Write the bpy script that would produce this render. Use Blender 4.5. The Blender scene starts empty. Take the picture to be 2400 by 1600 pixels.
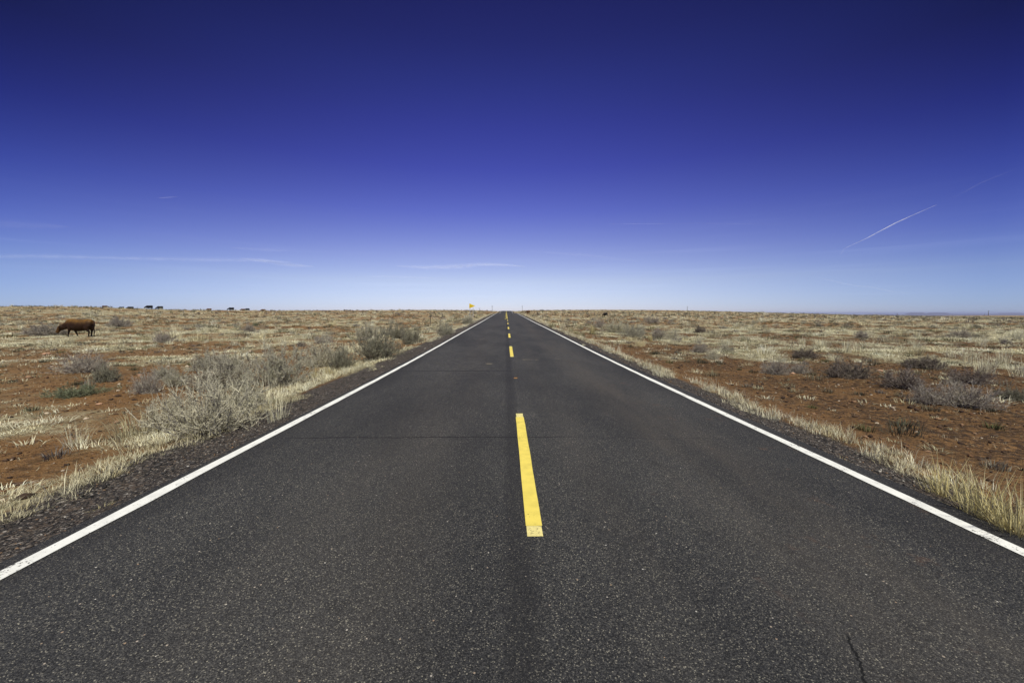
import bpy, bmesh, math, random
import numpy as np
from mathutils import Vector, Matrix

SC = bpy.context.scene
COL = SC.collection
R = math.radians
rng = np.random.default_rng(7)
random.seed(7)

# ------------------------------------------------------------------ camera
EYE = 1.463
FPX, CX, HY = 933.0, 1186.0, 733.5           # focal length, road vanishing point (photo pixels)
cam = bpy.data.objects.new('Camera', bpy.data.cameras.new('Camera'))
COL.objects.link(cam); SC.camera = cam
cam.location = (0, 0, EYE)
cam.rotation_euler = (R(85.92), 0, R(-0.86))
def ray(px, py):
    """world ray of a photo pixel as (X/Y, Z/Y)"""
    x = (np.asarray(px, float) - 1200) / 933.333; y = (800 - np.asarray(py, float)) / 933.333; p = R(4.08); c, n = math.cos(R(.86)), math.sin(R(.86))
    f = math.cos(p) + math.sin(p) * y; dz = -math.sin(p) + math.cos(p) * y; dy = -x * n + f * c
    return (x * c + f * n) / dy, dz / dy
cam.data.lens = 14.0; cam.data.sensor_width = 36.0
cam.data.clip_start = 0.05; cam.data.clip_end = 400000

# ------------------------------------------------------------------ world
SUN_EL, SUN_AZ = 58.0, 166.0                  # azimuth clockwise from +Y: behind the camera, a little right
world = bpy.data.worlds.new("World"); SC.world = world; world.use_nodes = True
def build_world():
    nt = world.node_tree; N = nt.nodes; L = nt.links
    bg = N['Background']; bg.inputs[1].default_value = 0.1
    sky = N.new('ShaderNodeTexSky'); sky.sky_type = 'NISHITA'; sky.sun_disc = False
    sky.sun_elevation = R(SUN_EL); sky.sun_rotation = R(SUN_AZ)
    sky.altitude = 1600; sky.dust_density = 0.6; sky.ozone_density = 3; sky.air_density = 1
    tc = N.new('ShaderNodeTexCoord'); sep = N.new('ShaderNodeSeparateXYZ')
    L.new(tc.outputs['Generated'], sep.inputs[0])
    def ramp(stops):
        r = N.new('ShaderNodeValToRGB'); r.color_ramp.interpolation = 'EASE' if False else 'LINEAR'
        e = r.color_ramp.elements
        while len(e) < len(stops): e.new(0.5)
        for k, (p, c) in enumerate(stops):
            e[k].position = p; e[k].color = (*c, 1)
        L.new(sep.outputs[2], r.inputs[0]); return r.outputs[0]
    def vm(op, a, b=None, s=None):
        n = N.new('ShaderNodeVectorMath'); n.operation = op
        for k, v in enumerate((a, b)):
            if v is None: continue
            if hasattr(v, 'is_linked') or hasattr(v, 'links'): L.new(v, n.inputs[k])
            else: n.inputs[k].default_value = v
        if s is not None:
            if hasattr(s, 'links'): L.new(s, n.inputs['Scale'])
            else: n.inputs['Scale'].default_value = s
        return n.outputs[0]
    def ma(op, a, b=0.0, c=None, clamp=False):
        n = N.new('ShaderNodeMath'); n.operation = op; n.use_clamp = clamp
        for k, v in enumerate((a, b, c)):
            if v is None: continue
            if hasattr(v, 'links'): L.new(v, n.inputs[k])
            else: n.inputs[k].default_value = v
        return n.outputs[0]
    K = 1.3                                    # clear high-desert air: deep violet-blue overhead, milky at the horizon
    g = [(0.0, (.98, .94, 1.24)), (.02, (.98, .94, 1.24)), (.078, (1.20, .99, 1.12)), (.14, (1.06, .83, 1.10)),
         (.237, (.70, .55, 1.13)), (.328, (.48, .365, 1.04)), (.409, (.385, .29, .92)), (.48, (.31, .243, .76)),
         (.542, (.25, .188, .595)), (.60, (.21, .15, .49))]
    grade = ramp([(p, tuple(v / K for v in c)) for p, c in g])
    side = ramp([(0.0, (.56, .68, .86)), (.02, (.56, .68, .86)), (.15, (.42, .50, .78)), (.43, (.27, .28, .29))])  # lens vignette put into the sky colour: darker towards both sides
    x2 = ma('MULTIPLY', sep.outputs[0], sep.outputs[0])
    y2 = ma('MULTIPLY', sep.outputs[1], sep.outputs[1])
    s2 = ma('DIVIDE', x2, ma('ADD', ma('ADD', x2, y2), 1e-6))
    f = ma('DIVIDE', s2, 0.6, clamp=True)
    mix = N.new('ShaderNodeMix'); mix.data_type = 'RGBA'
    L.new(f, mix.inputs[0]); mix.inputs[6].default_value = (1, 1, 1, 1); L.new(side, mix.inputs[7])
    c = vm('MULTIPLY', sky.outputs[0], grade)
    c = vm('SCALE', vm('MULTIPLY', c, mix.outputs[2]), s=K)
    # thin cirrus streaks low in the sky
    mp = N.new('ShaderNodeMapping'); L.new(tc.outputs['Generated'], mp.inputs[0])
    mp.inputs['Scale'].default_value = (2.0, 1.0, 46); mp.inputs['Rotation'].default_value = (0, R(1.2), 0)
    no = N.new('ShaderNodeTexNoise'); no.inputs['Scale'].default_value = 1.6; no.inputs['Detail'].default_value = 6
    no.inputs['Roughness'].default_value = .58; no.inputs['Distortion'].default_value = .35
    L.new(mp.outputs[0], no.inputs[0])
    m = N.new('ShaderNodeMapRange'); m.interpolation_type = 'SMOOTHSTEP'
    L.new(no.outputs[0], m.inputs[0]); m.inputs[1].default_value = .50; m.inputs[2].default_value = .95
    band = ramp([(0.0, (.5, .5, .5)), (.05, (.9, .9, .9)), (.13, (.8, .8, .8)), (.20, (.2, .2, .2)), (.27, (0, 0, 0))])
    k = ma('MULTIPLY', m.outputs[0], ma('MULTIPLY', band, 1.0))
    c = vm('ADD', c, vm('SCALE', (.45, .5, .55), s=k))
    L.new(c, bg.inputs[0])
build_world()

sun = bpy.data.lights.new('Sun', 'SUN'); sun.energy = 4.6; sun.angle = R(0.5); sun.color = (1, .985, .86)
so = bpy.data.objects.new('Sun', sun); COL.objects.link(so)
sd = Vector((math.sin(R(SUN_AZ)) * math.cos(R(SUN_EL)), math.cos(R(SUN_AZ)) * math.cos(R(SUN_EL)), math.sin(R(SUN_EL))))
so.rotation_euler = sd.to_track_quat('Z', 'Y').to_euler(); so.location = (10, -20, 40)

SC.view_settings.view_transform = 'Standard'; SC.view_settings.look = 'None'
SC.view_settings.exposure = 0; SC.view_settings.gamma = 1
SC.cycles.max_bounces = 6; SC.cycles.diffuse_bounces = 3; SC.cycles.transmission_bounces = 4

# ------------------------------------------------------------------ helpers
def vnoise(x, y, seed=0):
    x = np.asarray(x, float); y = np.asarray(y, float)
    xi = np.floor(x).astype(np.int64); yi = np.floor(y).astype(np.int64)
    xf = x - xi; yf = y - yi
    xf = xf * xf * (3 - 2 * xf); yf = yf * yf * (3 - 2 * yf)
    def h(a, b):
        n = (a * 374761393 + b * 668265263 + seed * 2147483647) & 0xffffffff
        n = ((n ^ (n >> 13)) * 1274126177) & 0xffffffff
        return ((n ^ (n >> 16)) & 0xffff) / 65535.0
    return (h(xi, yi) * (1 - xf) + h(xi + 1, yi) * xf) * (1 - yf) + (h(xi, yi + 1) * (1 - xf) + h(xi + 1, yi + 1) * xf) * yf
def fbm(x, y, seed=0, oct=4):
    s = 0; a = .5; t = 0
    for k in range(oct):
        s = s + a * vnoise(x, y, seed + k * 17); t += a; a *= .5; x = x * 2.03 + 5.1; y = y * 2.03 + 3.7
    return s / t
def sst(a, b, x):
    t = np.clip((x - a) / (b - a), 0, 1); return t * t * (3 - 2 * t)

def tag(o, label=None, cat=None, group=None, kind=None):
    if label: o['label'] = label
    if cat: o['category'] = cat
    if group: o['group'] = group
    if kind: o['kind'] = kind
    return o
def link(name, me, mat=None, parent=None):
    o = bpy.data.objects.new(name, me); COL.objects.link(o)
    if mat is not None:
        if len(me.materials) == 0: me.materials.append(mat)
        if me.materials[0] != mat:
            o.material_slots[0].link = 'OBJECT'; o.material_slots[0].material = mat
    if parent: o.parent = parent
    return o
def np_mesh(name, verts, faces, col=None, smooth=False):
    """faces: list of int arrays (n, k)"""
    me = bpy.data.meshes.new(name)
    verts = np.asarray(verts, np.float32)
    me.vertices.add(len(verts)); me.vertices.foreach_set('co', verts.ravel())
    loops = np.concatenate([f.ravel() for f in faces]).astype(np.int32)
    tot = np.concatenate([np.full(len(f), f.shape[1]) for f in faces]).astype(np.int32)
    st = np.concatenate([[0], np.cumsum(tot)[:-1]]).astype(np.int32)
    me.loops.add(len(loops)); me.loops.foreach_set('vertex_index', loops)
    me.polygons.add(len(tot)); me.polygons.foreach_set('loop_start', st)
    me.update(calc_edges=True)
    if col is not None:
        a = me.attributes.new('tint', 'FLOAT_COLOR', 'POINT')
        c = np.ones((len(verts), 4), np.float32); c[:, :3] = col
        a.data.foreach_set('color', c.ravel())
    if smooth: me.polygons.foreach_set('use_smooth', np.ones(len(tot), bool))
    me.validate(); return me

class G:                                       # small shader-graph writer
    def __init__(s, name):
        s.m = bpy.data.materials.new(name); s.m.use_nodes = True
        s.t = s.m.node_tree; s.N = s.t.nodes; s.L = s.t.links
        s.b = s.N['Principled BSDF']; s.pos = None
        s.b.inputs['Roughness'].default_value = .9; s.b.inputs['Specular IOR Level'].default_value = .15
    def P(s):
        if s.pos is None:
            s.pos = s.N.new('ShaderNodeTexCoord').outputs['Object']
        return s.pos
    def put(s, v, i):
        if hasattr(v, 'links'): s.L.new(v, i)
        elif isinstance(v, (tuple, list)) and len(v) == 3 and i.type == 'RGBA': i.default_value = (*v, 1)
        else: i.default_value = v
    def xyz(s, v=None):
        n = s.N.new('ShaderNodeSeparateXYZ'); s.put(v or s.P(), n.inputs[0]); return n.outputs
    def noise(s, scale, detail=3, rough=.55, vec=None, stretch=None, dist=0):
        n = s.N.new('ShaderNodeTexNoise'); v = vec or s.P()
        if stretch:
            m = s.N.new('ShaderNodeMapping'); s.L.new(v, m.inputs[0]); m.inputs['Scale'].default_value = stretch; v = m.outputs[0]
        s.L.new(v, n.inputs[0]); n.inputs['Scale'].default_value = scale; n.inputs['Detail'].default_value = detail
        n.inputs['Roughness'].default_value = rough; n.inputs['Distortion'].default_value = dist; return n.outputs[0]
    def voro(s, scale, rnd=1):
        n = s.N.new('ShaderNodeTexVoronoi'); s.L.new(s.P(), n.inputs[0]); n.inputs['Scale'].default_value = scale
        n.inputs['Randomness'].default_value = rnd; return n.outputs
    def ma(s, op, a, b=0.0, c=None, clamp=False):
        n = s.N.new('ShaderNodeMath'); n.operation = op; n.use_clamp = clamp
        s.put(a, n.inputs[0]); s.put(b, n.inputs[1])
        if c is not None: s.put(c, n.inputs[2])
        return n.outputs[0]
    def ss(s, v, a, b, lo=0.0, hi=1.0):
        n = s.N.new('ShaderNodeMapRange'); n.interpolation_type = 'SMOOTHSTEP'; s.put(v, n.inputs[0])
        for k, x in zip((1, 2, 3, 4), (a, b, lo, hi)): n.inputs[k].default_value = x
        return n.outputs[0]
    def mix(s, f, a, b, mode='MIX'):
        n = s.N.new('ShaderNodeMix'); n.data_type = 'RGBA'; n.blend_type = mode
        s.put(f, n.inputs[0]); s.put(a, n.inputs[6]); s.put(b, n.inputs[7]); return n.outputs[2]
    def ramp(s, v, stops, interp='LINEAR'):
        n = s.N.new('ShaderNodeValToRGB'); e = n.color_ramp.elements; n.color_ramp.interpolation = interp
        while len(e) < len(stops): e.new(.5)
        for k, (p, c) in enumerate(stops): e[k].position = p; e[k].color = (*c, 1)
        s.put(v, n.inputs[0]); return n.outputs[0]
    def attr(s, name, out='Color'):
        n = s.N.new('ShaderNodeAttribute'); n.attribute_name = name; return n.outputs[out]
    def bump(s, h, dist, strength=1):
        n = s.N.new('ShaderNodeBump'); s.put(h, n.inputs['Height']); n.inputs['Distance'].default_value = dist
        n.inputs['Strength'].default_value = strength; s.L.new(n.outputs[0], s.b.inputs['Normal'])
    def col(s, c): s.put(c, s.b.inputs['Base Color']); return s

def plain(name, c, var=.25, scale=20, rough=.85, spec=.15, metal=0):
    g = G(name); n = g.noise(scale, 3)
    lo = tuple(v * (1 - var) for v in c); hi = tuple(min(1, v * (1 + var)) for v in c)
    g.col(g.mix(g.ss(n, .3, .7), lo, hi)); g.b.inputs['Roughness'].default_value = rough
    g.b.inputs['Specular IOR Level'].default_value = spec; g.b.inputs['Metallic'].default_value = metal
    return g.m
def leafy(name, c=None, trans=.3, var=.3):
    """thin dry blades and leaves: diffuse plus some light through them"""
    g = G(name)
    if c is None: col = g.attr('tint')
    else:
        n = g.noise(9, 3); col = g.mix(g.ss(n, .3, .7), tuple(v * (1 - var) for v in c), tuple(v * (1 + var) for v in c))
    g.col(col)
    tr = g.N.new('ShaderNodeBsdfTranslucent'); g.put(col, tr.inputs[0])
    ad = g.N.new('ShaderNodeMixShader'); ad.inputs[0].default_value = trans
    g.L.new(g.b.outputs[0], ad.inputs[1]); g.L.new(tr.outputs[0], ad.inputs[2])
    g.L.new(ad.outputs[0], g.N['Material Output'].inputs[0]); return g.m

# ------------------------------------------------------------------ road profile and terrain
_py = np.array([-200, -20, 0, 8, 14, 28.7, 45, 59, 82, 105, 120, 128, 140, 158, 175, 190, 205, 242, 252, 275, 320, 400, 700])
_pz = np.array([-.0, 0, 0, .0, .045, .25, .43, .63, .93, 1.25, 1.43, 1.455, 1.33, 1.02, 1.10, 1.58, 1.98, 2.79, 2.88, 2.6, 1.4, .4, -2])
def _smooth_profile():
    yy = np.arange(-200, 701, 1.0); zz = np.interp(yy, _py, _pz)
    k = np.exp(-.5 * (np.arange(-9, 10) / 3.2) ** 2); k /= k.sum()
    zs = np.convolve(np.pad(zz, 9, mode='edge'), k, mode='valid'); return yy, zs
_PY, _PZ = _smooth_profile()
def road_z(y): return np.interp(y, _PY, _PZ)
# skyline of the near plain in the photograph: t = X/Y -> height of the crest above the far horizon, distance of crest
_sk = np.array([(0, 717, 130), (100, 717.2, 130), (200, 718, 132), (300, 722, 138), (400, 725, 145), (480, 726, 150), (600, 727.2, 175), (800, 726.8, 210),
                (1000, 726.2, 235), (1186, 728, 245), (1300, 726, 280), (1400, 725.5, 300), (1550, 726, 300), (1680, 729, 270), (1800, 732.5, 250),
                (1900, 735, 245), (2000, 738, 240), (2100, 740, 240), (2250, 742.2, 240), (2400, 744.4, 240), (2600, 746, 240)])
_skt, _sks = ray(_sk[:, 0], _sk[:, 1]); _skd = _sk[:, 2]
def terrain(X, Y, relief=True):
    X = np.asarray(X, float); Y = np.asarray(Y, float)
    Yp = np.maximum(Y, .01)
    t = X / np.maximum(Yp, 1.0)
    s = np.interp(t, _skt, _sks); d = np.interp(t, _skt, _skd)
    zc = EYE + s * d - .12; z0 = -.42
    u = Yp / d
    near = z0 + (zc - z0) * np.clip(u, 0, 1) ** 2.2
    over = np.maximum(Yp - d, 0)
    far = zc - np.interp(over, [0, 30, 100, 450, 2200, 12000], [0, .1, .7, 2.6, 20, 200])
    z = np.where(u < 1, near, far)
    # low brown rise beyond the crest on the far right
    z = z + np.where((t > .9) & (t < 2), 1.3 * np.exp(-((Yp - 640) / 120) ** 2) * np.exp(-((t - 1.28) / .12) ** 2), 0)
    side = np.maximum(np.abs(X) - 400, 0)
    z = np.where(Y < 200, z - np.interp(side, [0, 2000, 12000], [0, 12, 200]), z)
    z = np.maximum(z, -200)
    if relief:
        w = np.exp(-(Yp / 220) ** 2)
        z = z + w * (.16 * (fbm(X / 5, Y / 5, 3) - .5) + .07 * (fbm(X / 1.1, Y / 1.1, 9, 3) - .5)) + .5 * (1 - w) * np.exp(-Yp / 3000) * (fbm(X / 60, Y / 60, 5) - .5)
    # road embankment
    rz = road_z(np.clip(Y, -200, 700))
    c = X - .19; a = np.abs(c)
    side_left = X < 0
    edge = np.where(side_left, 3.06, 3.10)
    prof = np.where(a < edge, rz - .06, rz - .012 - .13 * sst(0, .75, a - edge) - .22 * sst(.7, 2.6, a - edge))
    jit = .03 * (fbm(X / .35, Y / .35, 21, 2) - .5) * sst(.1, .6, a - edge)
    w = sst(3.9, 14, a) * np.ones_like(z)
    zr = (prof + jit) * (1 - w) + z * w
    fade = sst(300, 420, Yp)
    return np.where(a < edge, rz - .06, zr) * (1 - fade) + z * fade
def gz(x, y): return float(terrain(np.array([x]), np.array([y]))[0])
def at(px, py, dmax=400):
    """ground point seen at a photo pixel"""
    tx, tz = (float(v) for v in ray(px, py))
    ys = np.concatenate([np.arange(1.2, 40, .02), np.arange(40, dmax, .1)])
    d = EYE + tz * ys - terrain(tx * ys, ys)
    k = np.argmax(d <= 0) if (d <= 0).any() else len(ys) - 1
    y = ys[k]; return Vector((tx * y, y, gz(tx * y, y)))

def cover(X, Y):
    """how much of the ground dry grass covers, 0..1"""
    X = np.asarray(X, float); Y = np.asarray(Y, float)
    n = .6 * fbm(X / 8, Y / 8, 31) + .4 * fbm(X / 2.2, Y / 2.2, 47)
    thr = np.where(X < 0, np.interp(Y, [0, 9, 16, 30, 70], [.53, .52, .47, .42, .375]),
                   np.interp(Y, [0, 10, 20, 34, 60], [.575, .525, .455, .42, .38]))
    thr = thr + np.where((X > 3) & (X < 10.5) & (Y < 50), .13 * sst(11.0, 8.8, X) * sst(50, 34, Y), 0)
    thr = thr + np.where((X < -8), .11 * sst(92, 104, Y) * sst(150, 128, Y) * sst(-60, -40, X) * sst(-7, -16, X), 0)
    thr = thr + .11 * sst(8, 16, X) * sst(58, 66, Y) * sst(95, 82, Y)
    c = sst(-.045, .05, n - thr)
    m = .65 * fbm(X / 1.5, Y / 1.5, 63, 3) + .35 * fbm(X / 4, Y / 5.5, 71, 2)
    c = c * (.07 + .93 * sst(.46, .55, m))
    return c

# ------------------------------------------------------------------ ground sheet
def axis(*segs):
    a = [np.arange(p, q, s) for p, q, s in segs]; return np.concatenate(a)
xp = np.concatenate([axis((0, 3, .6), (3, 7, .16), (7, 18, .32), (18, 60, 1.1), (60, 320, 5.5), (320, 1000, 45)), np.geomspace(1000, 45000, 16)])
gx = np.concatenate([-xp[::-1][:-1], xp])
gy = np.concatenate([-np.geomspace(45000, 20, 14), axis((-16, 0, 2), (0, 22, .22), (22, 60, .7), (60, 330, 2.6), (330, 1000, 22)), np.geomspace(1000, 45000, 26)])
GX, GY = np.meshgrid(gx, gy)
GZ = terrain(GX, GY)
nx, ny = len(gx), len(gy)
idx = np.arange(nx * ny).reshape(ny, nx)
quads = np.stack([idx[:-1, :-1], idx[:-1, 1:], idx[1:, 1:], idx[1:, :-1]], -1).reshape(-1, 4)
ground_me = np_mesh('ground', np.stack([GX, GY, GZ], -1).reshape(-1, 3), [quads], smooth=True)
a = ground_me.attributes.new('cover', 'FLOAT', 'POINT'); a.data.foreach_set('value', cover(GX, GY).astype(np.float32).ravel())

def ground_material():
    g = G('desert_ground'); x, y, z = g.xyz()
    big = g.noise(.12, 4); mid = g.noise(1.1, 4); fine = g.noise(14, 4, .65); grit = g.noise(60, 3, .6)
    soil = g.mix(g.ss(mid, .3, .7), (.195, .105, .043), (.275, .150, .062))
    soil = g.mix(g.ma('MULTIPLY', g.ss(fine, .45, .62), .55), soil, (.33, .20, .095))
    clod = g.noise(6.5, 5, .72)
    soil = g.mix(g.ma('MULTIPLY', g.ss(clod, .52, .60), .7), soil, (.080, .052, .030))
    soil = g.mix(g.ma('MULTIPLY', g.ss(grit, .5, .62), .65), soil, (.075, .042, .027))
    # dark stony crust, mostly on the right
    right = g.ss(x, 3.5, 7.0)
    crust = g.ma('MULTIPLY', g.ma('MULTIPLY', g.ss(g.ma('ADD', g.ma('MULTIPLY', g.noise(.55, 4, .6), .6), g.ma('MULTIPLY', fine, .4)), .40, .51), right), g.ss(y, 75, 20))
    crust = g.ma('MULTIPLY', crust, g.ss(g.noise(9, 5, .75), .40, .56))
    soil = g.mix(g.ma('MULTIPLY', crust, .85), soil, (.048, .034, .025))
    # scattered stones
    v = g.voro(26); cs = g.N.new('ShaderNodeSeparateColor'); g.L.new(v[1], cs.inputs[0])
    stone = g.ma('MULTIPLY', g.ma('GREATER_THAN', cs.outputs[0], .93), g.ss(v[0], .42, .30))
    soil = g.mix(stone, soil, g.mix(cs.outputs[1], (.05, .035, .03), (.42, .30, .2)))
    # straw litter where the grass grows
    cov = g.attr('cover', 'Fac')
    straw = g.mix(g.ss(g.noise(5, 4, .7), .3, .7), (.33, .30, .18), (.54, .50, .33))
    lit = g.ma('MULTIPLY', cov, g.ss(g.noise(2.6, 5, .7), .36, .56, .12, .8))
    c = g.mix(lit, soil, straw)
    # far plain
    c = g.mix(g.ss(y, 1500, 6000), c, g.mix(g.ss(g.noise(.0012, 4), .4, .6), (.22, .12, .08), (.30, .22, .14)))
    # gravel shoulders beside the asphalt
    wob = g.ma('MULTIPLY', g.ma('SUBTRACT', g.noise(1.7, 4, .65), .5), .55)
    xr = g.ma('ADD', x, wob)
    sh = g.ma('MAXIMUM', g.ma('MULTIPLY', g.ss(xr, 4.32, 4.05), g.ss(x, 2.0, 2.5)), g.ma('MULTIPLY', g.ss(xr, -4.36, -4.10), g.ss(x, -2.0, -2.5)))
    v2 = g.voro(62); c2 = g.N.new('ShaderNodeSeparateColor'); g.L.new(v2[1], c2.inputs[0])
    grav = g.ramp(c2.outputs[0], [(0, (.022, .020, .020)), (.45, (.055, .050, .048)), (.72, (.10, .085, .075)), (.88, (.16, .12, .09)), (.97, (.38, .34, .30))])
    grav = g.mix(g.ma('MULTIPLY', g.ss(g.noise(3.2, 4, .65), .54, .70), .4), grav, (.135, .095, .065))
    c = g.mix(g.ma('MULTIPLY', sh, g.ss(y, 300, 200)), c, grav)
    g.col(c); g.b.inputs['Roughness'].default_value = .95; g.b.inputs['Specular IOR Level'].default_value = .08
    h = g.ma('ADD', g.ma('MULTIPLY', fine, .6), g.ma('MULTIPLY', g.ma('SUBTRACT', 1, v[0]), .12))
    h = g.ma('ADD', h, g.ma('MULTIPLY', grit, .35))
    g.bump(g.ma('ADD', h, g.ma('MULTIPLY', clod, .8)), .08, 1.0); return g.m
ground = link('ground', ground_me, ground_material()); tag(ground, kind='structure')

# ------------------------------------------------------------------ road
XL, XR, XC = -2.82, 3.165, .192               # edge lines and centre line
def strip(name, ya, yb, xl, xr, dz, mat, step=1.0, ragged=0, seed=0, ncol=1):
    n = max(2, int((yb - ya) / step) + 1); ys = np.linspace(ya, yb, n)
    jl = ragged * (fbm(ys / .5, ys * 0 + seed, seed, 3) - .5) * 2; jr = ragged * (fbm(ys / .5, ys * 0 + seed + 9, seed + 5, 3) - .5) * 2
    L = xl + jl; Rr = xr + jr
    cols = [L + (Rr - L) * k / ncol for k in range(ncol + 1)]
    V = np.stack([np.stack([c, ys, road_z(ys) + dz], -1) for c in cols], 1).reshape(-1, 3)
    m = ncol + 1; i = np.arange(n * m).reshape(n, m)
    q = np.stack([i[:-1, :-1], i[:-1, 1:], i[1:, 1:], i[1:, :-1]], -1).reshape(-1, 4)
    o = link(name, np_mesh(name, V, [q]), mat); tag(o, kind='structure'); return o
def asphalt():
    g = G('asphalt'); x, y, z = g.xyz()
    v = g.voro(200); cs = g.N.new('ShaderNodeSeparateColor'); g.L.new(v[1], cs.inputs[0])
    agg = g.ramp(cs.outputs[0], [(0, (.013, .013, .0135)), (.4, (.029, .0285, .029)), (.7, (.050, .049, .048)), (.88, (.078, .074, .068)), (.96, (.13, .12, .10)), (.985, (.26, .24, .19))])
    v3 = g.voro(46); c3 = g.N.new('ShaderNodeSeparateColor'); g.L.new(v3[1], c3.inputs[0])
    chip = g.ma('MULTIPLY', g.ma('GREATER_THAN', c3.outputs[0], .982), g.ss(v3[0], .26, .18))
    agg = g.mix(chip, agg, g.mix(c3.outputs[1], (.30, .20, .12), (.55, .52, .46)))
    patch = g.noise(.7, 4, .6, stretch=(1, .35, 1))
    c = g.mix(1.0, agg, g.mix(g.ss(patch, .3, .7), (.80, .805, .84), (1.30, 1.30, 1.31)), 'MULTIPLY')
    # wheel tracks worn a little paler and browner, dark construction seam beside the centre line
    def bandx(c0, w): return g.ss(g.ma('ABSOLUTE', g.ma('SUBTRACT', g.ma('ADD', x, g.ma('MULTIPLY', g.ma('SUBTRACT', g.noise(.35, 2), .5), .5)), c0)), w, w * .2)
    tr = g.ma('MAXIMUM', g.ma('MULTIPLY', bandx(1.95, .75), .9), g.ma('MAXIMUM', g.ma('MULTIPLY', bandx(.75, .3), .35), g.ma('MULTIPLY', bandx(-1.0, .9), .4)))
    c = g.mix(g.ma('MULTIPLY', g.ma('MULTIPLY', tr, g.ss(g.noise(1.2, 5, .7, stretch=(1, .15, 1)), .3, .7)), .48), c, (.100, .085, .070))
    edge = g.ss(g.ma('ABSOLUTE', g.ma('SUBTRACT', x, .17)), 2.45, 3.05)
    c = g.mix(g.ma('MULTIPLY', edge, .38), c, (.022, .021, .023))
    seam = g.ma('MULTIPLY', g.ss(g.ma('ABSOLUTE', g.ma('SUBTRACT', x, .075)), .13, .03), .42)
    c = g.mix(seam, c, (.016, .015, .016))
    oil = g.ma('MULTIPLY', g.ss(g.noise(1.9, 4, .6), .60, .72), g.ma('MAXIMUM', bandx(1.65, .9), bandx(-1.3, .9)))
    c = g.mix(g.ma('MULTIPLY', oil, .45), c, (.014, .013, .013))
    red = g.ma('MULTIPLY', g.ss(g.noise(2.3, 5, .7), .60, .74), g.ss(x, .6, 2.0))
    c = g.mix(g.ma('MULTIPLY', red, .35), c, (.16, .085, .05))
    # cracks across the lanes and one along the right lane
    def crack(y0, xa, xb, w, amp):
        wv = g.ma('MULTIPLY', g.ma('SUBTRACT', g.noise(1.3, 5, .7, stretch=(1, .02, 1)), .5), amp)
        d = g.ma('ABSOLUTE', g.ma('SUBTRACT', g.ma('SUBTRACT', y, wv), y0))
        return g.ma('MULTIPLY', g.ma('MULTIPLY', g.ss(d, w, w * .3), g.ss(g.noise(5, 3), .30, .42)), g.ma('MULTIPLY', g.ss(x, xa - .3, xa + .3), g.ss(x, xb + .5, xb - .5)))
    k = crack(4.62, -2.5, .9, .020, .16)
    for a in ((9.9, -2.4, .2, .045, .3), (19.5, -2.5, .1, .05, .4), (33, -1.2, 2.6, .08, .4), (4.55, .8, 2.6, .006, .5)): k = g.ma('MAXIMUM', k, crack(*a))
    wv = g.ma('MULTIPLY', g.ma('SUBTRACT', g.noise(6, 5, .7, stretch=(.02, 1, 1)), .5), .14)
    lc = g.ma('MULTIPLY', g.ss(g.ma('ABSOLUTE', g.ma('SUBTRACT', g.ma('SUBTRACT', x, wv), g.ma('MULTIPLY_ADD', y, .54, .635))), .010, .003), g.ss(y, 1.72, 1.67))
    k = g.ma('MAXIMUM', k, lc)
    c = g.mix(g.ma('MULTIPLY', k, .9), c, (.006, .006, .006))
    g.col(c); g.b.inputs['Roughness'].default_value = .82; g.b.inputs['Specular IOR Level'].default_value = .2
    g.bump(g.ma('ADD', g.ma('SUBTRACT', 1, v[0]), g.ma('MULTIPLY', cs.outputs[2], .6)), .006, .55); return g.m
road = strip('road', -30, 330, XL - .15, XR + .21, 0, asphalt(), 1.0, .035, 2, 6)
def paint(name, base, dirt, thr, fs=70):
    g = G(name); x, y, z = g.xyz()
    v = g.voro(130); n = g.noise(fs, 4, .7)
    big = g.ma('ADD', g.ma('MULTIPLY', g.noise(3 if fs == 70 else 45, 4, .7), .5), g.ma('MULTIPLY', n, .5))
    chip = g.ss(big, thr, thr + .04)
    c = g.mix(g.ss(g.noise(9, 4, .6), .35, .7), base, tuple(v * .86 for v in base))
    c = g.mix(chip, c, dirt); g.col(c); g.b.inputs['Roughness'].default_value = .7
    g.bump(n, .004, .6); return g.m
white = paint('white_road_paint', (.82, .81, .77), (.10, .095, .09), .575)
yellow = paint('yellow_road_paint', (.80, .64, .13), (.12, .10, .05), .60)
cream = paint('worn_cream_road_paint', (.80, .69, .28), (.10, .09, .06), .55, 160)
strip('edge_line', -30, 328, XL - .052, XL + .052, .005, white, .25, .011, 3)
strip('edge_line', -30, 328, XR - .052, XR + .052, .005, white, .25, .011, 4)
DASH = [(-9.6, -6.5), (2.64, 5.50), (13.0, 16.3), (21.4, 24.4), (30, 33), (39.5, 42.5), (49.5, 52.5)]
for a0, a1 in DASH:
    drift = .0
    d = strip('centre_line_dash', a0, a1, XC - .056, XC + .056, .005, yellow, .12, .004, 5)
    for p, q in ((a0 - .13, a0 - .002), (a1 + .002, a1 + .2)):
        e = strip('dash_end', p, q, XC - .05, XC + .05, .005, cream, .04, .008, 6)
        del e['kind']; e.parent = d
strip('centre_line_solid', 58.5, 300, XC - .10, XC + .03, .005, yellow, 1, 0, 7)
smear = paint('scuffed_paint', (.17, .145, .095), (.055, .053, .052), .47); orange = paint('orange_mark_paint', (.36, .19, .05), (.06, .055, .05), .53)
for xa, xb, ya, yb, m in ((.50, .82, 12.0, 12.22, smear), (.88, 1.0, 12.0, 12.18, smear), (1.50, 1.68, 12.2, 12.42, smear), (-.55, -.4, 11.1, 11.3, smear), (.17, .27, 8.75, 8.87, orange)):
    strip('paint_smear', ya, yb, xa, xb, .005, m, .03, .03, 9)
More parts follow.
